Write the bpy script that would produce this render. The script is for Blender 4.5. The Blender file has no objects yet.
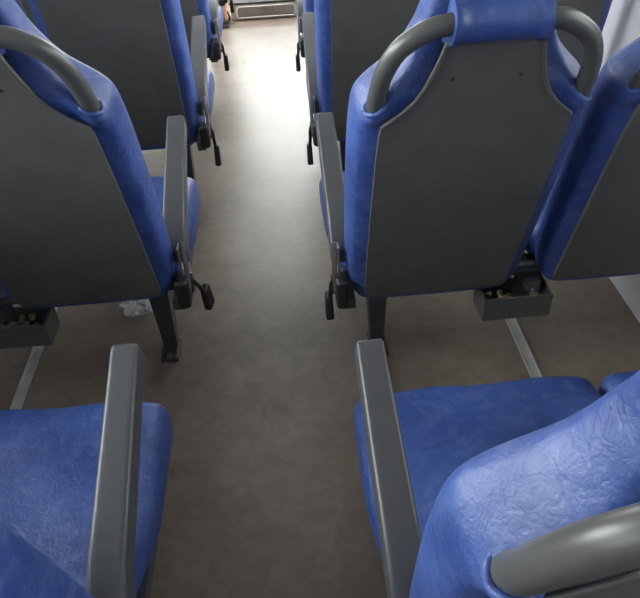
import bpy, bmesh, math, random
from mathutils import Vector, Matrix
random.seed(7)
SC = bpy.context.scene
COL = SC.collection

# ---------------------------------------------------------------- materials
def new_mat(name):
    m = bpy.data.materials.new(name); m.use_nodes = True
    nt = m.node_tree
    return m, nt, nt.nodes['Principled BSDF']

def N(nt, t, **kw):
    n = nt.nodes.new(t)
    for k, v in kw.items():
        if k in n.inputs: n.inputs[k].default_value = v
        else: setattr(n, k, v)
    return n

def ramp(nt, src, stops):
    r = nt.nodes.new('ShaderNodeValToRGB')
    el = r.color_ramp.elements
    while len(el) < len(stops): el.new(0.5)
    for e, (p, c) in zip(el, stops):
        e.position = p; e.color = (*c, 1) if len(c) == 3 else c
    nt.links.new(src, r.inputs[0]); return r

def mixc(nt, fac, a, b, mode='MIX'):
    m = nt.nodes.new('ShaderNodeMix'); m.data_type = 'RGBA'; m.blend_type = mode
    for s, i in ((fac, 0), (a, 6), (b, 7)):
        if hasattr(s, 'links'): nt.links.new(s, m.inputs[i])
        else: m.inputs[i].default_value = s if i == 0 else (*s, 1)
    return m.outputs[2]

def bump(nt, b, height, strength, dist, prev=None):
    n = N(nt, 'ShaderNodeBump', Strength=strength, Distance=dist)
    nt.links.new(height, n.inputs['Height'])
    if prev: nt.links.new(prev, n.inputs['Normal'])
    nt.links.new(n.outputs[0], b.inputs['Normal'])
    return n.outputs[0]

def coords(nt, rnd=True):
    """object coordinates, shifted for every object so that copies wear differently"""
    t = nt.nodes.new('ShaderNodeTexCoord')
    if not rnd: return t.outputs['Object']
    i = nt.nodes.new('ShaderNodeObjectInfo')
    a = nt.nodes.new('ShaderNodeVectorMath'); a.operation = 'ADD'
    s = nt.nodes.new('ShaderNodeVectorMath'); s.operation = 'SCALE'; s.inputs['Scale'].default_value = 7.0
    nt.links.new(i.outputs['Location'], s.inputs[0])
    nt.links.new(t.outputs['Object'], a.inputs[0]); nt.links.new(s.outputs[0], a.inputs[1])
    return a.outputs[0]

def vinyl(name, base, worn, dark, crack=.18):
    m, nt, b = new_mat(name)
    co = coords(nt)
    n1 = N(nt, 'ShaderNodeTexNoise', Scale=9.0, Detail=5.0, Roughness=.6); nt.links.new(co, n1.inputs['Vector'])
    n2 = N(nt, 'ShaderNodeTexNoise', Scale=38.0, Detail=6.0, Roughness=.65, Distortion=.3); nt.links.new(co, n2.inputs['Vector'])
    r1 = ramp(nt, n1.outputs[0], [(.36, dark), (.62, base)])
    r2 = ramp(nt, n2.outputs[0], [(.47, (0, 0, 0)), (.68, (1, 1, 1))])
    k = nt.nodes.new('ShaderNodeMath'); k.operation = 'MULTIPLY'; k.inputs[1].default_value = .5
    nt.links.new(r2.outputs[0], k.inputs[0])
    c = mixc(nt, k.outputs[0], r1.outputs[0], worn)
    nt.links.new(c, b.inputs['Base Color'])
    n3 = N(nt, 'ShaderNodeTexNoise', Scale=24.0, Detail=4.0); nt.links.new(co, n3.inputs['Vector'])
    rr = nt.nodes.new('ShaderNodeMapRange'); rr.inputs['To Min'].default_value = .40; rr.inputs['To Max'].default_value = .52
    nt.links.new(n3.outputs[0], rr.inputs['Value']); nt.links.new(rr.outputs[0], b.inputs['Roughness'])
    # creases: warped ridges plus fine leather grain
    wv = N(nt, 'ShaderNodeTexNoise', Scale=17.0, Detail=7.0, Roughness=.6, Distortion=.45); nt.links.new(co, wv.inputs['Vector'])
    rid = nt.nodes.new('ShaderNodeMath'); rid.operation = 'SUBTRACT'; rid.inputs[1].default_value = .5
    ab = nt.nodes.new('ShaderNodeMath'); ab.operation = 'ABSOLUTE'
    nt.links.new(wv.outputs[0], rid.inputs[0]); nt.links.new(rid.outputs[0], ab.inputs[0])
    mr = nt.nodes.new('ShaderNodeMapRange'); mr.inputs['From Max'].default_value = .09
    nt.links.new(ab.outputs[0], mr.inputs['Value'])
    w2 = N(nt, 'ShaderNodeTexNoise', Scale=52.0, Detail=5.0, Roughness=.55, Distortion=.8); nt.links.new(co, w2.inputs['Vector'])
    s2 = nt.nodes.new('ShaderNodeMath'); s2.operation = 'SUBTRACT'; s2.inputs[1].default_value = .5
    a2 = nt.nodes.new('ShaderNodeMath'); a2.operation = 'ABSOLUTE'
    nt.links.new(w2.outputs[0], s2.inputs[0]); nt.links.new(s2.outputs[0], a2.inputs[0])
    m2 = nt.nodes.new('ShaderNodeMapRange'); m2.inputs['From Max'].default_value = .11
    nt.links.new(a2.outputs[0], m2.inputs['Value'])
    vo = N(nt, 'ShaderNodeTexVoronoi', Scale=260.0); nt.links.new(co, vo.inputs['Vector'])
    p = bump(nt, b, mr.outputs[0], crack, .003)
    p = bump(nt, b, m2.outputs[0], .17, .0016, p)
    p = bump(nt, b, n2.outputs[0], .22, .004, p)
    bump(nt, b, vo.outputs['Distance'], .12, .001, p)
    b.inputs['Specular IOR Level'].default_value = .55
    return m

def plastic(name, col, rough=.45, grain=120, gs=.15, var=.12, metal=0.0, spec=.5):
    m, nt, b = new_mat(name)
    co = coords(nt)
    n1 = N(nt, 'ShaderNodeTexNoise', Scale=11.0, Detail=6.0, Roughness=.65); nt.links.new(co, n1.inputs['Vector'])
    lo = tuple(max(0, c * (1 - var)) for c in col); hi = tuple(c * (1 + var) for c in col)
    r = ramp(nt, n1.outputs[0], [(.3, lo), (.7, hi)])
    nt.links.new(r.outputs[0], b.inputs['Base Color'])
    b.inputs['Roughness'].default_value = rough; b.inputs['Metallic'].default_value = metal
    b.inputs['Specular IOR Level'].default_value = spec
    n2 = N(nt, 'ShaderNodeTexNoise', Scale=float(grain), Detail=3.0); nt.links.new(co, n2.inputs['Vector'])
    bump(nt, b, n2.outputs[0], gs, .001)
    return m

def floor_mat():
    m, nt, b = new_mat('worn_vinyl_floor')
    co = coords(nt, False)
    big = N(nt, 'ShaderNodeTexNoise', Scale=3.2, Detail=7.0, Roughness=.62); nt.links.new(co, big.inputs['Vector'])
    mid = N(nt, 'ShaderNodeTexNoise', Scale=21.0, Detail=8.0, Roughness=.7, Distortion=.6); nt.links.new(co, mid.inputs['Vector'])
    fine = N(nt, 'ShaderNodeTexNoise', Scale=420.0, Detail=2.0); nt.links.new(co, fine.inputs['Vector'])
    r1 = ramp(nt, big.outputs[0], [(.34, (.205, .163, .125)), (.66, (.285, .238, .192))])
    r2 = ramp(nt, mid.outputs[0], [(.40, (.66, .62, .58)), (.60, (1, 1, 1))])
    c = mixc(nt, .5, r1.outputs[0], r2.outputs[0], 'MULTIPLY')
    r3 = ramp(nt, fine.outputs[0], [(.35, (.78, .77, .76)), (.60, (1, 1, 1))])
    c = mixc(nt, .55, c, r3.outputs[0], 'MULTIPLY')
    # small dark scuffs
    mp = nt.nodes.new('ShaderNodeMapping'); mp.inputs['Scale'].default_value = (1, .45, 1)
    nt.links.new(co, mp.inputs['Vector'])
    sp = N(nt, 'ShaderNodeTexNoise', Scale=17.0, Detail=3.0, Distortion=.4); nt.links.new(mp.outputs[0], sp.inputs['Vector'])
    r4 = ramp(nt, sp.outputs[0], [(.71, (1, 1, 1)), (.78, (.42, .36, .30))])
    c = mixc(nt, .8, c, r4.outputs[0], 'MULTIPLY')
    nt.links.new(c, b.inputs['Base Color'])
    rr = nt.nodes.new('ShaderNodeMapRange'); rr.inputs['To Min'].default_value = .30; rr.inputs['To Max'].default_value = .52
    nt.links.new(mid.outputs[0], rr.inputs['Value']); nt.links.new(rr.outputs[0], b.inputs['Roughness'])
    p = bump(nt, b, fine.outputs[0], .12, .001)
    bump(nt, b, mid.outputs[0], .10, .004, p)
    return m

def glass_mat(name, tint):
    m = bpy.data.materials.new(name); m.use_nodes = True; nt = m.node_tree
    nt.nodes.clear()
    out = nt.nodes.new('ShaderNodeOutputMaterial'); mx = nt.nodes.new('ShaderNodeMixShader')
    tr = nt.nodes.new('ShaderNodeBsdfTransparent'); tr.inputs[0].default_value = (*tint, 1)
    gl = nt.nodes.new('ShaderNodeBsdfGlossy'); gl.inputs['Roughness'].default_value = .02
    fr = nt.nodes.new('ShaderNodeFresnel'); fr.inputs[0].default_value = 1.45
    nt.links.new(fr.outputs[0], mx.inputs[0]); nt.links.new(tr.outputs[0], mx.inputs[1])
    nt.links.new(gl.outputs[0], mx.inputs[2]); nt.links.new(mx.outputs[0], out.inputs[0])
    return m

M = {}
M['blue'] = vinyl('blue_vinyl', (.034, .074, .255), (.095, .135, .300), (.017, .043, .175))
M['panel'] = plastic('dark_grey_hardboard', (.088, .085, .077), .5, 90, .25, .16)
M['handle'] = plastic('grey_painted_tube', (.074, .075, .070), .34, 60, .08, .10)
M['arm'] = plastic('grey_moulded_plastic', (.054, .055, .059), .38, 700, .25, .08)
M['black'] = plastic('black_plastic', (.012, .012, .013), .45, 200, .15)
M['steel'] = plastic('bare_steel', (.50, .50, .50), .32, 200, .1, .1, 1.0)
M['dark_steel'] = plastic('dark_painted_steel', (.055, .056, .060), .48, 80, .2, .2)
M['tray'] = plastic('grey_tray_plastic', (.062, .066, .064), .5, 160, .2, .15)
M['alu'] = plastic('scuffed_aluminium', (.55, .54, .51), .42, 90, .3, .25, .25)
M['floor'] = floor_mat()
M['wall'] = plastic('light_grey_wall_laminate', (.56, .55, .57), .45, 200, .1, .06)
M['ceil'] = plastic('pale_ceiling_laminate', (.62, .62, .62), .6, 150, .1, .05)
M['beige'] = plastic('beige_step_panel', (.30, .27, .235), .42, 120, .15, .10)
M['beige_in'] = plastic('taupe_recess', (.185, .16, .135), .5, 120, .2, .15)
M['rim'] = plastic('pale_metal_rim', (.60, .57, .52), .3, 100, .1, .08, .4)
M['rubber'] = plastic('black_rubber', (.03, .03, .03), .6, 180, .4, .3)
M['skin'] = plastic('skin', (.50, .27, .18), .5, 300, .15, .08)
M['shirt'] = plastic('grey_cotton', (.16, .17, .20), .85, 500, .4, .1)
M['trousers'] = plastic('dark_cotton', (.035, .04, .06), .85, 500, .4, .1)
M['hair'] = plastic('dark_hair', (.012, .010, .009), .5, 400, .5, .3)
M['dash'] = plastic('charcoal_dashboard', (.05, .05, .05), .55, 120, .25, .15)
M['litter'] = plastic('brown_litter', (.125, .095, .06), .8, 60, .6, .5)
M['paper'] = plastic('white_paper', (.75, .73, .70), .8, 90, .4, .05)
M['glass'] = glass_mat('clear_glass', (.92, .94, .93))
M['dark_tint'] = glass_mat('dark_dimming_glass', (.25, .26, .26))  # strong tint added to the unseen rear window to hold back daylight
M['tint'] = glass_mat('dimming_glass', (.50, .51, .51))  # tint added to unseen rear side panes to keep the foreground dim
def bag_mat():
    m, nt, b = new_mat('clear_polythene')
    b.inputs['Base Color'].default_value = (.75, .76, .78, 1); b.inputs['Roughness'].default_value = .22
    b.inputs['Alpha'].default_value = .42
    n = N(nt, 'ShaderNodeTexNoise', Scale=60.0, Detail=4.0); bump(nt, b, n.outputs[0], .6, .004)
    return m
M['bag'] = bag_mat()

# ---------------------------------------------------------------- mesh helpers
def link_mesh(name, bm, mat, parent=None, smooth=True, subsurf=0):
    bmesh.ops.recalc_face_normals(bm, faces=bm.faces)
    me = bpy.data.meshes.new(name); bm.to_mesh(me); bm.free()
    me.materials.append(M[mat])
    if smooth:
        for p in me.polygons: p.use_smooth = True
        try: me.set_sharp_from_angle(angle=math.radians(50))
        except Exception: pass
    o = bpy.data.objects.new(name, me); COL.objects.link(o)
    if parent: o.parent = parent
    if subsurf:
        s = o.modifiers.new('smooth', 'SUBSURF'); s.levels = s.render_levels = subsurf
    return o

def tag(o, label=None, cat=None, group=None, kind=None):
    for k, v in (('label', label), ('category', cat), ('group', group), ('kind', kind)):
        if v: o[k] = v
    return o

def rbox(bm, size, r, n=4, mtx=None, deform=None):
    """rounded box centred on the origin"""
    sx, sy, sz = (s / 2 for s in size)
    t = bmesh.new()
    bmesh.ops.create_cube(t, size=2.0)
    bmesh.ops.subdivide_edges(t, edges=t.edges[:], cuts=2 * n + 1, use_grid_fill=True)
    k = 1.0 / (n + 1)
    def stretch(c, h, rr):
        a = abs(c); sgn = 1 if c >= 0 else -1
        inner = h - rr
        if a > .5: return sgn * inner, sgn * (a - .5) / .5
        return sgn * inner * a / .5, 0.0
    for v in t.verts:
        px, dx = stretch(v.co.x, sx, min(r, sx)); py, dy = stretch(v.co.y, sy, min(r, sy)); pz, dz = stretch(v.co.z, sz, min(r, sz))
        mx = max(abs(dx), abs(dy), abs(dz))
        d = Vector((dx, dy, dz))
        if d.length > 1e-9: d = d.normalized() * 1.0
        # keep cube faces on the surface
        v.co = Vector((px, py, pz)) + Vector((d.x * min(r, sx), d.y * min(r, sy), d.z * min(r, sz)))
        if deform: v.co = deform(v.co)
    if mtx: bmesh.ops.transform(t, matrix=mtx, verts=t.verts)
    me = bpy.data.meshes.new('tmp'); t.to_mesh(me); t.free()
    bm.from_mesh(me); bpy.data.meshes.remove(me)

def box(bm, lo, hi):
    v = [bm.verts.new((x, y, z)) for x in (lo[0], hi[0]) for y in (lo[1], hi[1]) for z in (lo[2], hi[2])]
    for f in ((0, 1, 3, 2), (4, 6, 7, 5), (0, 4, 5, 1), (2, 3, 7, 6), (0, 2, 6, 4), (1, 5, 7, 3)):
        bm.faces.new([v[i] for i in f])

def catmull(P, n=8):
    P = [Vector(p) for p in P]; out = []
    Q = [P[0] * 2 - P[1]] + P + [P[-1] * 2 - P[-2]]
    for i in range(1, len(Q) - 2):
        a, b, c, d = Q[i - 1:i + 3]
        for k in range(n):
            t = k / n
            out.append(.5 * ((2 * b) + (c - a) * t + (2 * a - 5 * b + 4 * c - d) * t * t + (3 * b - a - 3 * c + d) * t ** 3))
    out.append(P[-1]); return out

def tube(bm, pts, r, seg=14, caps=True):
    pts = [Vector(p) for p in pts]; rings = []
    up = None
    for i, p in enumerate(pts):
        d = (pts[min(i + 1, len(pts) - 1)] - pts[max(i - 1, 0)]).normalized()
        if up is None:
            up = Vector((0, 0, 1)) if abs(d.z) < .9 else Vector((0, 1, 0))
        a = d.cross(up).normalized(); up = a.cross(d).normalized()
        rr = r(i / (len(pts) - 1)) if callable(r) else r
        rings.append([bm.verts.new(p + (a * math.cos(2 * math.pi * k / seg) + up * math.sin(2 * math.pi * k / seg)) * rr) for k in range(seg)])
    for A, B in zip(rings, rings[1:]):
        for k in range(seg): bm.faces.new((A[k], A[(k + 1) % seg], B[(k + 1) % seg], B[k]))
    if caps: bm.faces.new(rings[0]); bm.faces.new(rings[-1])

def lerp_table(T, x):
    if x <= T[0][0]: return T[0][1]
    for (a, va), (b, vb) in zip(T, T[1:]):
        if x <= b:
            t = (x - a) / (b - a); return va + (vb - va) * t
    return T[-1][1]

# ---------------------------------------------------------------- the seat pattern
XA = .174          # half width of the aisle
ZB = .392          # height of the backrest foot
UC = (.222, .664)  # centre of aisle and window seat, from the aisle edge

FOAM = [(-.032, .168), (-.026, .184), (-.012, .192), (.0, .196), (.03, .202), (.10, .206), (.25, .209), (.40, .209), (.46, .207), (.49, .204), (.505, .199), (.520, .188),
        (.538, .168), (.560, .145), (.588, .124), (.62, .108), (.66, .098), (.70, .092), (.725, .088), (.740, .076), (.748, .052)]
THICK = [(-.032, .050), (0, .066), (.05, .082), (.25, .098), (.40, .106), (.50, .106), (.53, .104), (.57, .100), (.61, .100), (.68, .096), (.725, .082), (.740, .068), (.748, .052)]
PANEL = [(-.013, .154), (-.008, .160), (.002, .1625), (.25, .1650), (.42, .1645), (.47, .1625), (.486, .1600), (.491, .1560), (.499, .146), (.514, .128), (.534, .110), (.56, .096), (.59, .0850), (.615, .078), (.632, .0745), (.636, .071)]

def foam_bm():
    bm = bmesh.new(); rings = []
    ls = [-.032, -.030, -.026, -.018, -.008, 0, .012, .03, .06, .10, .16, .22, .30, .37, .42, .45, .475, .49, .498, .505, .513, .522, .531, .540, .551, .562, .575, .588, .604, .62, .64, .66, .68, .70, .715, .725, .733, .740, .745, .748]
    n = 44
    for l in ls:
        hw = lerp_table(FOAM, l); t = lerp_table(THICK, l)
        ring = []
        back = -.004
        bl = max(0, 1 - ((l - .512) / .036) ** 2)
        if l > .56: back = -.004 + .028 * min(1, (l - .55) / .06)   # the head pad sits a little forward of the panel
        mid = (back + t) / 2; hv = (t - back) / 2
        for k in range(n):
            a = 2 * math.pi * k / n
            c, s = math.cos(a), math.sin(a)
            e = .44 if s > 0 else .34
            x = math.copysign(abs(c) ** e, c); y = math.copysign(abs(s) ** e, s)
            v = mid + hv * y
            if y < 0: v -= .016 * bl * min(1, max(0, (abs(x) - .80) / .12)) * min(1, -y * 2)
            if y > .3:   # hollow between the side bolsters
                v -= .020 * (1 - min(1, abs(x) / .72) ** 2) * min(1, max(0, (l - .05) / .1)) * (1 if l < .5 else max(.25, 1 - (l - .5) * 6))
            ring.append(bm.verts.new((hw * x * (.945 + .055 * max(0, min(1, (v - .002) / .055))), v, l)))
        rings.append(ring)
    for A, B in zip(rings, rings[1:]):
        for k in range(n): bm.faces.new((A[k], A[(k + 1) % n], B[(k + 1) % n], B[k]))
    bm.faces.new(rings[0]); bm.faces.new(rings[-1])
    # puckered collar of vinyl around each handle foot
    for s in (-1, 1):
        R = .0180
        pts = []
        for k in range(21):
            a = 2 * math.pi * k / 20
            pts.append(Vector((s * (.1705 + R * math.cos(a) * .95), .007 + R * math.sin(a) * 1.05, .5190 - s * 0 - .50 * R * math.cos(a) + .0015 * math.sin(5 * a))))
        tube(bm, pts, .0050, 8, False)
    return bm

def panel_bm():
    bm = bmesh.new()
    out = [(hw, l) for l, hw in PANEL]
    loop = out + [(-x, l) for x, l in reversed(out)]
    f0 = [bm.verts.new((x, -.009, l)) for x, l in loop]; f1 = [bm.verts.new((x, .001, l)) for x, l in loop]
    n = len(loop)
    bm.faces.new(f0); bm.faces.new(f1)
    for k in range(n): bm.faces.new((f0[k], f0[(k + 1) % n], f1[(k + 1) % n], f1[k]))
    # welt running round the rim
    pts = [Vector((x, -.0085, l)) for x, l in loop if l > .48]
    tube(bm, pts, .0036, 8, False)
    return bm

HANDLE = [(.167, .040, .468), (.170, .020, .492), (.1705, .010, .512), (.170, .003, .540), (.163, -.002, .588), (.145, -.005, .628), (.114, -.006, .654), (.085, -.006, .6645), (.04, -.006, .667), (0, -.006, .667)]
def handle_bm():
    bm = bmesh.new()
    P = HANDLE + [(-x, v, l) for x, v, l in reversed(HANDLE[:-1])]
    tube(bm, catmull(P, 6), .0152, 18)
    return bm

def cover_bm():
    """vinyl sleeve that wraps the middle of the grab handle onto the panel"""
    bm = bmesh.new()
    prof = [(-.0085, .636), (-.0130, .638), (-.0190, .644), (-.0245, .651), (-.0265, .662), (-.0245, .675), (-.017, .6845), (-.005, .689), (.010, .692), (.03, .696), (.045, .690), (.045, .640), (.020, .622)]
    W = .0715
    us = [-W, -W + .001, -W + .005, -W + .012, -W + .016, -W + .03, -.03, -.01, .012, .035, W - .03, W - .016, W - .012, W - .005, W - .001, W]
    rings = []
    c = Vector((.004, .662))
    for j, u in enumerate(us):
        e = abs(abs(u) - W)
        k = 1.0 + (.10 if .0005 < e < .0125 else 0) + (-.10 if e < .0005 else 0) + .018 * math.sin(u * 190 + 1)
        ring = []
        for v, l in prof:
            p = c + (Vector((v, l)) - c) * k
            ring.append(bm.verts.new((u * (1 + .10 * (.672 - l) / .04 * .3), p.x, p.y)))
        rings.append(ring)
    n = len(prof)
    for A, B in zip(rings, rings[1:]):
        for k in range(n): bm.faces.new((A[k], A[(k + 1) % n], B[(k + 1) % n], B[k]))
    bm.faces.new(rings[0]); bm.faces.new(rings[-1])
    return bm

def screw_bm():
    bm = bmesh.new()
    bmesh.ops.create_uvsphere(bm, u_segments=12, v_segments=6, radius=.0032)
    for v in bm.verts: v.co.y *= .45
    return bm

def cushion_bm():
    bm = bmesh.new()
    def d(c):
        x, y, z = c
        if z > 0:
            px = max(0, 1 - (x / .215) ** 2); py = max(0, 1 - (y / .235) ** 2)
            z += .012 * px * py - .010 * max(0, 1 - ((x) / .15) ** 2) * max(0, 1 - ((y + .05) / .16) ** 2)
        if y > .10: z -= .16 * (y - .10) ** 1.5 * (1 if z > 0 else .3)      # waterfall front
        z += .004 * math.sin(x * 31 + 1) * math.sin(y * 23)
        if y < -.02: x *= 1 - 1.25 * (-.02 - y) ** 1.3
        x *= 1 + .02 * math.sin((y + .2) * 7)
        return Vector((x, y, z))
    rbox(bm, (.436, .39, .100), .032, 9, None, d)
    return bm

def armrest_bm():
    bm = bmesh.new()
    L = .385
    def d(c):
        x, y, z = c
        t = (y + L / 2) / L
        x *= 1.16 - .24 * t
        if z < 0: z *= 1.0 + .15 * (1 - t)
        if t < .18: z -= .028 * ((.18 - t) / .18) ** 2
        return Vector((x, y, z))
    rbox(bm, (.047, L, .050), .0075, 5, None, d)
    return bm

def sbox(bm, s, u0, u1, y0, y1, z0, z1):
    box(bm, (min(s * u0, s * u1), y0, z0), (max(s * u0, s * u1), y1, z1))

def tall(bm):
    for v in bm.verts: v.co.z *= 1.07
    return bm

def build_backrest(parent, s, u, th):
    o = link_mesh('backrest', tall(foam_bm()), 'blue', parent, subsurf=1)
    o.location = (s * u, 0, ZB); o.rotation_euler = (th, 0, 0)
    tag(link_mesh('back_panel', tall(panel_bm()), 'panel', o, True), 'flat dark grey rear panel with pale welted edge')
    tag(link_mesh('grab_handle', tall(handle_bm()), 'handle', o), 'grey painted tube bent into a handle')
    link_mesh('handle_cover', tall(cover_bm()), 'blue', o)
    for x in (-.056, .052):
        q = link_mesh('screw', screw_bm(), 'black', o); q.location = (x, -.0095, .615)
    return o

LEVER_REST = -.0
def build_pair(s):
    root = bpy.data.objects.new('double_bus_seat', None); COL.objects.link(root)
    root.empty_display_size = .2
    for u in UC:
        c = link_mesh('seat_cushion', cushion_bm(), 'blue', root); c.location = (s * (u - .004 if u < .4 else u + .006), .260, .419)
    for u in UC:
        build_backrest(root, s, u, .25)
    # armrest
    a = link_mesh('armrest', armrest_bm(), 'arm', root)
    p0 = Vector((s * .013, .358, .674)); p1 = Vector((s * .013, .022, .518))
    d = (p0 - p1).normalized()
    a.rotation_euler = (math.atan2(d.z, d.y), 0, s * .028)
    up = Vector((0, -d.z, d.y))
    a.location = (p0 + p1) / 2 - up * .025 + Vector((s * .008, 0, 0))
    # hinge bracket between armrest and frame
    bm = bmesh.new()
    sbox(bm, s, .002, .006, .000, .026, .385, .515); sbox(bm, s, -.002, .004, .02, .085, .375, .430)
    tube(bm, [(s * -.004, .022, .520), (s * -.006, .010, .46), (s * -.004, .004, .395)], .0055, 10)
    tag(link_mesh('armrest_bracket', bm, 'steel', root), 'bare steel bracket below the armrest')
    bm = bmesh.new()
    rbox(bm, (.032, .060, .078), .010, 3, Matrix.Translation((s * .010, .008, .398)))
    tube(bm, [(s * -.012, .030, .400), (s * .01, .030, .400)], .024, 16)
    link_mesh('hinge_housing', bm, 'black', root)
    # recline lever
    bm = bmesh.new()
    tube(bm, catmull([(s * .006, 0, .02), (s * -.010, .004, -.010), (s * -.012, .020, -.045), (s * -.014, .030, -.075)], 5), .0056, 10)
    lv = link_mesh('recline_lever', bm, 'black', root); lv.location = (s * -.002, .022, .415)
    bm = bmesh.new()
    rbox(bm, (.019, .034, .070), .006, 3, Matrix.Translation((s * -.016, .036, -.100)), lambda c: Vector((c.x * (1 - 2.5 * c.z), c.y * (1 - 2.5 * c.z), c.z)))
    link_mesh('lever_grip', bm, 'black', lv)
    # leg with foot plate
    bm = bmesh.new()
    top = [(.094, .215), (.160, .215), (.160, .310), (.094, .310)]; bot = [(.112, .245), (.148, .245), (.148, .292), (.112, .292)]
    A = [bm.verts.new((s * u, y, .350)) for u, y in top]; B = [bm.verts.new((s * u, y, .006)) for u, y in bot]
    bm.faces.new(A); bm.faces.new(B)
    for k in range(4): bm.faces.new((A[k], A[(k + 1) % 4], B[(k + 1) % 4], B[k]))
    bmesh.ops.bevel(bm, geom=bm.edges[:], offset=.004, segments=2, affect='EDGES')
    leg = link_mesh('leg', bm, 'dark_steel', root)
    bm = bmesh.new(); rbox(bm, (.052, .105, .009), .003, 2, Matrix.Translation((s * .130, .250, .0046)))
    fp = link_mesh('foot_plate', bm, 'dark_steel', leg)
    bm = bmesh.new(); bmesh.ops.create_cone(bm, cap_ends=True, segments=6, radius1=.010, radius2=.0095, depth=.009, matrix=Matrix.Translation((s * .130, .212, .0135)))
    tag(link_mesh('bolt', bm, 'steel', leg, False), 'bare steel hexagon bolt head')
    # frame under the cushions, out to the wall ledge
    bm = bmesh.new()
    for y0, z0 in ((.10, .330), (.34, .330)):
        sbox(bm, s, .03, .922, y0, y0 + .035, z0, z0 + .03)
    sbox(bm, s, .012, .040, .0, .38, .345, .372); sbox(bm, s, .445, .475, .0, .38, .345, .372)
    link_mesh('seat_frame', bm, 'dark_steel', root, False)
    # open tray between the two seat backs
    bm = bmesh.new()
    u0, u1, y0, y1, z0, z1, w = .337, .500, -.026, .056, .290, .350, .006
    sbox(bm, s, u0, u1, y0, y1, z0, z0 + w)
    sbox(bm, s, u0, u1, y0, y0 + w, z0 + w, z1); sbox(bm, s, u0, u1, y1 - w, y1, z0 + w, z1)
    sbox(bm, s, u0, u0 + w, y0 + w, y1 - w, z0 + w, z1); sbox(bm, s, u1 - w, u1, y0 + w, y1 - w, z0 + w, z1)
    link_mesh('tray', bm, 'tray', root, False)
    bm = bmesh.new()
    sbox(bm, s, .430, .490, .030, .050, .31, .40)
    tube(bm, [(s * .40, .035, .385), (s * .52, .035, .385)], .010, 10)
    link_mesh('centre_hinge', bm, 'dark_steel', root)
    return root

def copy_tree(o, parent=None):
    c = o.copy(); COL.objects.link(c)
    if parent: c.parent = parent
    for ch in list(o.children): copy_tree(ch, c)
    return c

def kids(o, kind): return [c for c in o.children if c.name.split('.')[0] == kind]

def rowy(r, s): return .455 + .847 * (r - 1) + (-.034 if s > 0 else .014)

LABELS = {
 (1, 1): 'nearest blue double seat right of the aisle, its handle cut by the picture corner',
 (1, -1): 'nearest blue double seat left of the aisle, shiny creased cushion, no handle in view',
 (2, 1): 'blue double seat with a whole grey back and looped handle in view, right of aisle',
 (2, -1): 'blue double seat left of the aisle, big grey back and handle cut by left edge',
 (3, 1): 'blue double seat right of the aisle, directly ahead of the whole looped handle',
 (3, -1): 'blue double seat at top left, headless grey back just ahead of the cut-off handle',
 (4, 1): 'sliver of a double seat at top right of aisle, nearest the beige step',
 (4, -1): 'double seat at top left, just behind the bare-footed passenger',
 (5, -1): 'double seat occupied by the bare-footed passenger, farthest left of the aisle',
}
RECLINE = {(1, 1): (.325, .325), (1, -1): (.335, .335), (2, 1): (.360, .352), (2, -1): (.362, .36), (3, 1): (.26, .26), (3, -1): (.228, .228),
           (4, 1): (.25, .25), (4, -1): (.25, .25), (5, -1): (.22, .22)}
LEAN = {(2, -1): .012, (1, 1): -.020}; RAISE = {(2, -1): .016, (1, 1): .012}; TURN = {(1, 1): .014, (2, 1): .022, (1, -1): -.010}
LEVER = {(2, -1): .2, (2, 1): .0, (3, -1): -.25, (3, 1): -.2, (4, 1): 0, (4, -1): .1, (1, 1): .1, (1, -1): .1, (5, -1): .2}
protos = {}
SEATS = {}
for key in sorted(LABELS):
    r, s = key
    if s not in protos: protos[s] = o = build_pair(s)
    else: o = copy_tree(protos[s])
    if r > 1:
        ar = kids(o, 'armrest')[0]; ar.rotation_euler.z = s * .006; ar.location.x = s * .0155
    if key == (1, 1):
        for c in kids(o, 'seat_cushion'): c.location.y += .013
    o.location = (s * XA, rowy(r, s), 0); o.rotation_euler = (0, 0, TURN.get(key, 0))
    if key == (1, -1):
        o.location.y -= .012
        for c in kids(o, 'seat_cushion'): c.location.y += .008
    for b, th in zip(kids(o, 'backrest'), RECLINE[key]): b.rotation_euler = (th, s * LEAN.get(key, .006), 0); b.location.z = ZB + RAISE.get(key, 0)
    kids(o, 'recline_lever')[0].rotation_euler = (LEVER[key], 0, -.25 if key == (2, -1) else 0)
    tag(o, LABELS[key], 'bus seat', 'double seats along the aisle')
    SEATS[key] = o

# ---------------------------------------------------------------- small loose things
def crumple(bm, size, seed, mtx, sub=3):
    rnd = random.Random(seed); t = bmesh.new()
    bmesh.ops.create_icosphere(t, subdivisions=sub, radius=1)
    for v in t.verts:
        k = .62 + .55 * rnd.random()
        v.co = Vector((v.co.x * size[0] * k, v.co.y * size[1] * k, v.co.z * size[2] * k))
    bmesh.ops.transform(t, matrix=mtx, verts=t.verts)
    me = bpy.data.meshes.new('tmp'); t.to_mesh(me); t.free(); bm.from_mesh(me); bpy.data.meshes.remove(me)

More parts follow.
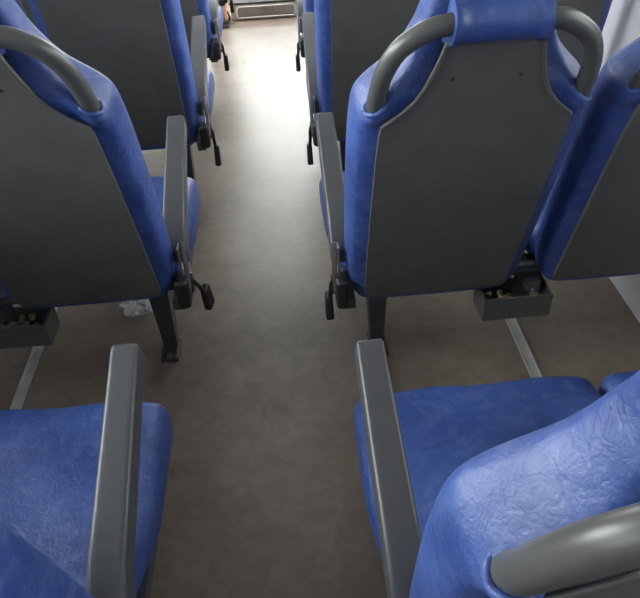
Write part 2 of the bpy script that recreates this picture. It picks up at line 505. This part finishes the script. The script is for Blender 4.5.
for s, lab in ((1, 'brown rubbish heaped in the open grey tray on the right of the aisle'), (-1, 'dark rubbish heaped in the open grey tray at the left picture edge')):
    bm = bmesh.new(); rnd = random.Random(11 + s)
    for k in range(44):
        u = .354 + .128 * rnd.random(); y = -.006 + .036 * rnd.random()
        crumple(bm, (.012, .009, .007), k, Matrix.Translation((s * (XA + u), rowy(2, s) + y, .304 + .036 * rnd.random())) @ Matrix.Rotation(rnd.random() * 6, 4, 'Z') @ Matrix.Rotation(rnd.random() * 6, 4, 'X'), 1)
    tag(link_mesh('rubbish', bm, 'litter', None, False), lab, 'rubbish', kind='stuff')
bm = bmesh.new(); crumple(bm, (.011, .009, .009), 5, Matrix.Translation((XA + .462, rowy(2, 1) + .018, .350)), 2)
tag(link_mesh('crumpled_paper', bm, 'paper', None, False), 'small crumpled white paper in the grey tray right of the aisle', 'paper')
bm = bmesh.new()
crumple(bm, (.060, .060, .038), 3, Matrix.Translation((-.420, 1.765, .041)), 3)
for v in bm.verts: v.co.z = max(v.co.z, .003)
bag = link_mesh('plastic_bag', bm, 'bag', None, False)
tag(bag, 'crumpled clear plastic bag on the floor beside the left seat leg', 'plastic bag')

# ---------------------------------------------------------------- the bus shell
X_W, Y0, Y1, ZC = 1.105, -1.3, 6.4, 1.98
def struct(name, bm, mat, parent=None, smooth=False):
    o = link_mesh(name, bm, mat, parent, smooth)
    if not parent: o['kind'] = 'structure'
    return o
bm = bmesh.new(); box(bm, (-X_W - .05, Y0, -.05), (X_W + .05, Y1, 0)); struct('floor', bm, 'floor')
HX, HY = .27, (3.45, 4.25)  # extent of the added roof hatch, unseen, there to brighten the front aisle
bm = bmesh.new()
box(bm, (-X_W - .05, Y0, ZC), (X_W + .05, HY[0], ZC + .05)); box(bm, (-X_W - .05, HY[1], ZC), (X_W + .05, Y1, ZC + .05))
box(bm, (-X_W - .05, HY[0], ZC), (-HX, HY[1], ZC + .05)); box(bm, (HX, HY[0], ZC), (X_W + .05, HY[1], ZC + .05))
struct('ceiling', bm, 'ceil')
bm = bmesh.new(); rz0, rz1 = 1.05, 1.80
box(bm, (-X_W - .05, Y0 - .05, -.05), (X_W + .05, Y0, rz0)); box(bm, (-X_W - .05, Y0 - .05, rz1), (X_W + .05, Y0, ZC + .05))
for s in (-1, 1):
    x0, x1 = sorted((s * .95, s * (X_W + .05))); box(bm, (x0, Y0 - .05, rz0), (x1, Y0, rz1))
struct('wall_back', bm, 'wall')

WIN = [(-1.15, .20), (.30, 1.65), (1.75, 3.10), (3.20, 4.55), (4.65, 5.95)]
WZ0, WZ1 = .86, 1.74
DOOR = (4.70, 5.60)
def sidewall(s, wins, door=None):
    bm = bmesh.new(); x0, x1 = sorted((s * X_W, s * (X_W + .05)))
    if door:
        box(bm, (x0, Y0, 0), (x1, door[0], WZ0)); box(bm, (x0, door[1], 0), (x1, Y1, WZ0))
    else: box(bm, (x0, Y0, 0), (x1, Y1, WZ0))
    box(bm, (x0, Y0, WZ1), (x1, Y1, ZC))
    ys = [Y0] + [y for w in wins for y in w] + [Y1]
    for a, b in zip(ys[::2], ys[1::2]): box(bm, (x0, a, WZ0), (x1, b, WZ1))
    return bm
struct('wall_left', sidewall(-1, WIN[:-1] + [DOOR], DOOR), 'wall'); struct('wall_right', sidewall(1, WIN), 'wall')
wn = 0
for s in (-1, 1):
    for a, b in WIN[:4] if s < 0 else WIN:
        wn += 1
        bm = bmesh.new()
        x0, x1 = sorted((s * (X_W - .004), s * (X_W + .03)))
        for lo, hi in (((x0, a, WZ0), (x1, b, WZ0 + .03)), ((x0, a, WZ1 - .03), (x1, b, WZ1)), ((x0, a, WZ0 + .03), (x1, a + .03, WZ1 - .03)), ((x0, b - .03, WZ0 + .03), (x1, b, WZ1 - .03))):
            box(bm, lo, hi)
        w = struct('window_%d' % wn, bm, 'rubber')
        bm = bmesh.new(); xg = s * (X_W + .015)
        box(bm, (xg - .002, a + .03, WZ0 + .03), (xg + .002, b - .03, WZ1 - .03))
        struct('pane', bm, 'glass' if a > 1 or (s < 0 and a > 0) else 'tint', w)  # tint put on the rearmost panes to cut their daylight
# front bulkhead and windscreen
bm = bmesh.new(); fw0, fw1 = .70, 1.88
box(bm, (-X_W - .05, Y1, -.05), (X_W + .05, Y1 + .05, fw0)); box(bm, (-X_W - .05, Y1, fw1), (X_W + .05, Y1 + .05, ZC + .05))
for s in (-1, 1):
    x0, x1 = sorted((s * (X_W - .05), s * (X_W + .05))); box(bm, (x0, Y1, fw0), (x1, Y1 + .05, fw1))
struct('wall_front', bm, 'wall')
bm = bmesh.new(); box(bm, (-X_W + .05, Y1 + .02, fw0), (X_W - .05, Y1 + .024, fw1)); struct('window_%d' % (wn + 1), bm, 'glass')
bm = bmesh.new(); box(bm, (-.95, Y0 - .03, rz0), (.95, Y0 - .026, rz1)); struct('window_%d' % (wn + 2), bm, 'dark_tint')
bm = bmesh.new(); box(bm, (-HX, HY[0], ZC + .03), (HX, HY[1], ZC + .034)); struct('window_%d' % (wn + 3), bm, 'glass')  # pane of the added roof hatch that lights the far aisle floor
# aluminium joint strips in the floor
for n, s in ((1, 1), (2, -1)):
    bm = bmesh.new(); x = s * .711
    box(bm, (x - .015, Y0 + .01, 0), (x + .015, 5.0, .0025))
    box(bm, (x - .015, Y0 + .01, .0025), (x - .010, 5.0, .006)); box(bm, (x + .010, Y0 + .01, .0025), (x + .015, 5.0, .006))
    struct('trim_%d' % n, bm, 'alu')
# ledge along the foot of the walls
for nm, s, ye in (('right', 1, Y1 - .1), ('left', -1, DOOR[0] - .05)):
    bm = bmesh.new(); x0, x1 = sorted((s * 1.078, s * X_W)); box(bm, (x0, Y0, 0), (x1, ye, .30))
    struct('baseboard_' + nm, bm, 'wall')

# front platform step with embossed riser
root = bpy.data.objects.new('platform_step', None); COL.objects.link(root); root.location = (.010, 4.775, 0)
tag(root, 'low beige step with rounded recessed riser across the far end of the aisle', 'step')
bm = bmesh.new(); rbox(bm, (.46, .40, .100), .010, 4, Matrix.Translation((0, .20, .0502))); link_mesh('riser', bm, 'beige', root)
bm = bmesh.new(); rbox(bm, (.375, .012, .060), .005, 3, Matrix.Translation((.0, -.002, .052))); tag(link_mesh('recessed_panel', bm, 'beige_in', root), 'darker taupe recessed panel')
bm = bmesh.new()
pts = []
for cx, cz, a0 in ((.168, .064, 0), (-.168, .064, 90), (-.168, .040, 180), (.168, .040, 270)):
    for k in range(7):
        a = math.radians(a0 + 15 * k); pts.append(Vector((cx + .022 * math.cos(a), -.005, cz + .022 * math.sin(a))))
pts.append(pts[0]); tube(bm, pts, .0045, 8, False)
tag(link_mesh('panel_rim', bm, 'rim', root), 'pale shiny rim around the recessed panel')
bm = bmesh.new(); rbox(bm, (.48, .41, .012), .004, 3, Matrix.Translation((0, .203, .1065))); tag(link_mesh('tread_mat', bm, 'rubber', root), 'dark rubber tread mat')

bm = bmesh.new()
def dd(c):
    if c.z > .2 and c.y < 0: c.y += .10
    return c
rbox(bm, (2.05, .62, .74), .05, 6, Matrix.Translation((0, 6.02, .372)), dd)
tag(link_mesh('dashboard', bm, 'dash'), 'dark dashboard beyond the beige step at the front of the bus', 'dashboard')

# ---------------------------------------------------------------- passenger at the far left of the aisle
def skin_fig(name, chains, mat, parent, root_i=0, sub=2):
    me = bpy.data.meshes.new(name); V = []; Ed = []; R = []
    for ch in chains:
        prev = None
        for item in ch:
            if isinstance(item, int): idx = item
            else:
                V.append(item[:3]); R.append(item[3:] if len(item) > 4 else (item[3], item[3])); idx = len(V) - 1
            if prev is not None: Ed.append((prev, idx))
            prev = idx
    me.from_pydata(V, Ed, []); o = bpy.data.objects.new(name, me); COL.objects.link(o)
    if parent: o.parent = parent
    sk = o.modifiers.new('skin', 'SKIN'); sk.use_smooth_shade = True
    for i, r in enumerate(R): me.skin_vertices[0].data[i].radius = r
    me.skin_vertices[0].data[root_i].use_root = True
    ss = o.modifiers.new('sub', 'SUBSURF'); ss.levels = ss.render_levels = sub
    dg = bpy.context.evaluated_depsgraph_get()
    m2 = bpy.data.meshes.new_from_object(o.evaluated_get(dg)); m2.name = name
    o.modifiers.clear(); o.data = m2; m2.materials.clear(); m2.materials.append(M[mat])
    return o
py = rowy(5, -1)
px = -XA - .226
root = bpy.data.objects.new('person', None); COL.objects.link(root); root.location = (px, py + .29, 0)
tag(root, 'seated passenger in sandals with bare foot showing at the far left of the aisle', 'person')
zs = .475
body = [[(0, 0, zs + .09, .125, .10), (0, -.03, zs + .24, .12, .09), (0, -.055, zs + .40, .145, .095), (0, -.06, zs + .50, .12, .075), (0, -.05, zs + .56, .05), (0, -.03, zs + .63, .052), (0, -.015, zs + .70, .075, .09), (0, -.02, zs + .78, .078, .09), (0, -.03, zs + .83, .05)]]
idx_sh = 3
body += [[0, (.085, .05, zs + .075, .085), (.11, .28, zs + .06, .07), (.115, .42, zs + .03, .058), (.120, .46, zs - .16, .052), (.125, .50, .15, .046), (.125, .512, .085, .040), (.127, .54, .048, .042, .034), (.130, .62, .034, .036, .022), (.132, .69, .027, .034, .015)]]
body += [[0, (-.085, .05, zs + .075, .085), (-.10, .28, zs + .06, .07), (-.105, .42, zs + .03, .058), (-.11, .44, zs - .16, .052), (-.11, .46, .15, .046), (-.11, .47, .085, .040), (-.11, .50, .048, .042, .034), (-.11, .58, .034, .036, .022), (-.11, .65, .027, .034, .015)]]
for sg in (1, -1):
    body += [[3, (sg * .17, -.06, zs + .48, .05), (sg * .205, -.02, zs + .28, .042), (sg * .17, .20, zs + .17, .033), (sg * .15, .27, zs + .16, .028), (sg * .145, .33, zs + .155, .034, .018), (sg * .145, .36, zs + .15, .030, .014)]]
pb = skin_fig('body', body, 'skin', root)
def cloth(name, chains, mat): return skin_fig(name, chains, mat, root)
cloth('shirt', [[(0, 0, zs + .085, .140, .115), (0, -.03, zs + .24, .135, .105), (0, -.055, zs + .40, .16, .11), (0, -.06, zs + .50, .13, .088), (0, -.052, zs + .545, .06)],
                [3, (.175, -.06, zs + .48, .062), (.20, -.03, zs + .33, .056)], [3, (-.175, -.06, zs + .48, .062), (-.20, -.03, zs + .33, .056)]], 'shirt')
cloth('trousers', [[(0, 0, zs + .075, .145, .115), (.085, .05, zs + .075, .10), (.11, .28, zs + .06, .084), (.115, .43, zs + .03, .072), (.120, .465, zs - .16, .068), (.121, .470, .34, .062)],
                   [0, (-.085, .05, zs + .075, .10), (-.10, .28, zs + .06, .084), (-.105, .43, zs + .03, .072), (-.11, .445, zs - .16, .068), (-.11, .447, .34, .062)]], 'trousers')
cloth('hair', [[(0, -.075, zs + .70, .05), (0, -.055, zs + .79, .075, .07), (0, -.03, zs + .85, .07, .06), (0, .02, zs + .865, .05, .03)]], 'hair')
# hands and face on the body: fingers, nose, ears
hb = bmesh.new()
for sg in (1, -1):
    for f, (dx, ln) in enumerate(((-.024, .062), (-.008, .072), (.008, .068), (.024, .054))):
        b0 = Vector((sg * .145 + dx, .365, zs + .150))
        tube(hb, catmull([b0 - Vector((0, .02, 0)), b0 + Vector((0, ln * .45, .004)), b0 + Vector((0, ln * .8, -.010)), b0 + Vector((0, ln, -.026))], 4), lambda t: .0085 - .002 * t, 8)
    b0 = Vector((sg * .145 - sg * .03, .30, zs + .155))
    tube(hb, catmull([b0, b0 + Vector((-sg * .018, .025, 0)), b0 + Vector((-sg * .020, .055, -.008))], 4), lambda t: .0095 - .002 * t, 8)
rbox(hb, (.026, .03, .045), .012, 3, Matrix.Translation((0, .075, zs + .735)))
for sg in (1, -1): rbox(hb, (.014, .034, .055), .007, 3, Matrix.Translation((sg * .080, -.02, zs + .745)))
bmesh.ops.recalc_face_normals(hb, faces=hb.faces)
hb.from_mesh(pb.data); hb.to_mesh(pb.data); hb.free()
for p in pb.data.polygons: p.use_smooth = True
for dx, dy, nm in ((.130, .60, 'sandal'), (-.11, .56, 'sandal')):
    bm = bmesh.new()
    rbox(bm, (.078, .235, .014), .006, 4, Matrix.Translation((dx, dy, .0075)), lambda c: Vector((c.x * (1 + .25 * c.y), c.y, c.z)))
    tube(bm, catmull([(dx - .042, dy + .02, .012), (dx - .030, dy + .03, .058), (dx, dy + .035, .068), (dx + .030, dy + .03, .058), (dx + .042, dy + .02, .012)], 5), .006, 8)
    link_mesh(nm, bm, 'rubber', root)

# ---------------------------------------------------------------- light: overcast day through the glass
w = bpy.data.worlds.new('overcast_sky'); SC.world = w; w.use_nodes = True
nt = w.node_tree; bg = nt.nodes['Background']
tc = nt.nodes.new('ShaderNodeTexCoord'); sx = nt.nodes.new('ShaderNodeSeparateXYZ'); nt.links.new(tc.outputs['Generated'], sx.inputs[0])
rp = ramp(nt, sx.outputs['Z'], [(.0, (.30, .29, .27)), (.12, (.95, .97, 1.0)), (1.0, (1.0, 1.0, 1.0))])
nt.links.new(rp.outputs[0], bg.inputs[0]); bg.inputs[1].default_value = 22.5

def portal(loc, rot, sx, sy):
    l = bpy.data.lights.new('daylight_portal', 'AREA'); l.shape = 'RECTANGLE'; l.size = sx; l.size_y = sy
    l.cycles.is_portal = True
    o = bpy.data.objects.new('daylight_portal', l); COL.objects.link(o); o.location = loc; o.rotation_euler = rot
for s in (-1, 1):
    for a, b in WIN[:4] if s < 0 else WIN: portal((s * (X_W + .06), (a + b) / 2, (WZ0 + WZ1) / 2), (0, s * math.pi / 2, 0), WZ1 - WZ0, b - a)
portal((0, Y0 - .08, (rz0 + rz1) / 2), (math.pi / 2, 0, 0), 1.9, rz1 - rz0)
portal((0, Y1 + .08, (fw0 + fw1) / 2), (-math.pi / 2, 0, 0), 2.1, fw1 - fw0)

portal((0, sum(HY) / 2, ZC + .07), (0, 0, 0), 2 * HX, HY[1] - HY[0])  # sky sampling for the added roof hatch
portal((-X_W - .06, sum(DOOR) / 2, WZ1 / 2), (0, -math.pi / 2, 0), WZ1, DOOR[1] - DOOR[0])

# ---------------------------------------------------------------- camera
CAM = dict(cx=.088, h=1.374, pitch=.664, yaw=.034, roll=-.059, f=700.3)
cy, sy = math.cos(CAM['yaw']), math.sin(CAM['yaw']); cp, sp = math.cos(CAM['pitch']), math.sin(CAM['pitch'])
fwd = Vector((sy * cp, cy * cp, -sp)); rt = Vector((cy, -sy, 0)); up = rt.cross(fwd)
cr, sr = math.cos(CAM['roll']), math.sin(CAM['roll'])
rt, up = cr * rt + sr * up, -sr * rt + cr * up
cd = bpy.data.cameras.new('camera'); cam = bpy.data.objects.new('camera', cd); COL.objects.link(cam)
mt = Matrix((rt, up, -fwd)).transposed().to_4x4(); mt.translation = (CAM['cx'], 0, CAM['h'])
cam.matrix_world = mt
cd.sensor_fit = 'HORIZONTAL'; cd.sensor_width = 36; cd.lens = CAM['f'] * 36 / 640; cd.clip_start = .02
SC.camera = cam

vs = SC.view_settings
SC.display_settings.display_device = 'sRGB'
vs.view_transform = 'Standard'; vs.look = 'None'; vs.gamma = 1; vs.use_curve_mapping = False
vs.exposure = 0.0
SC.cycles.max_bounces = 10; SC.cycles.diffuse_bounces = 6; SC.cycles.use_denoising = True
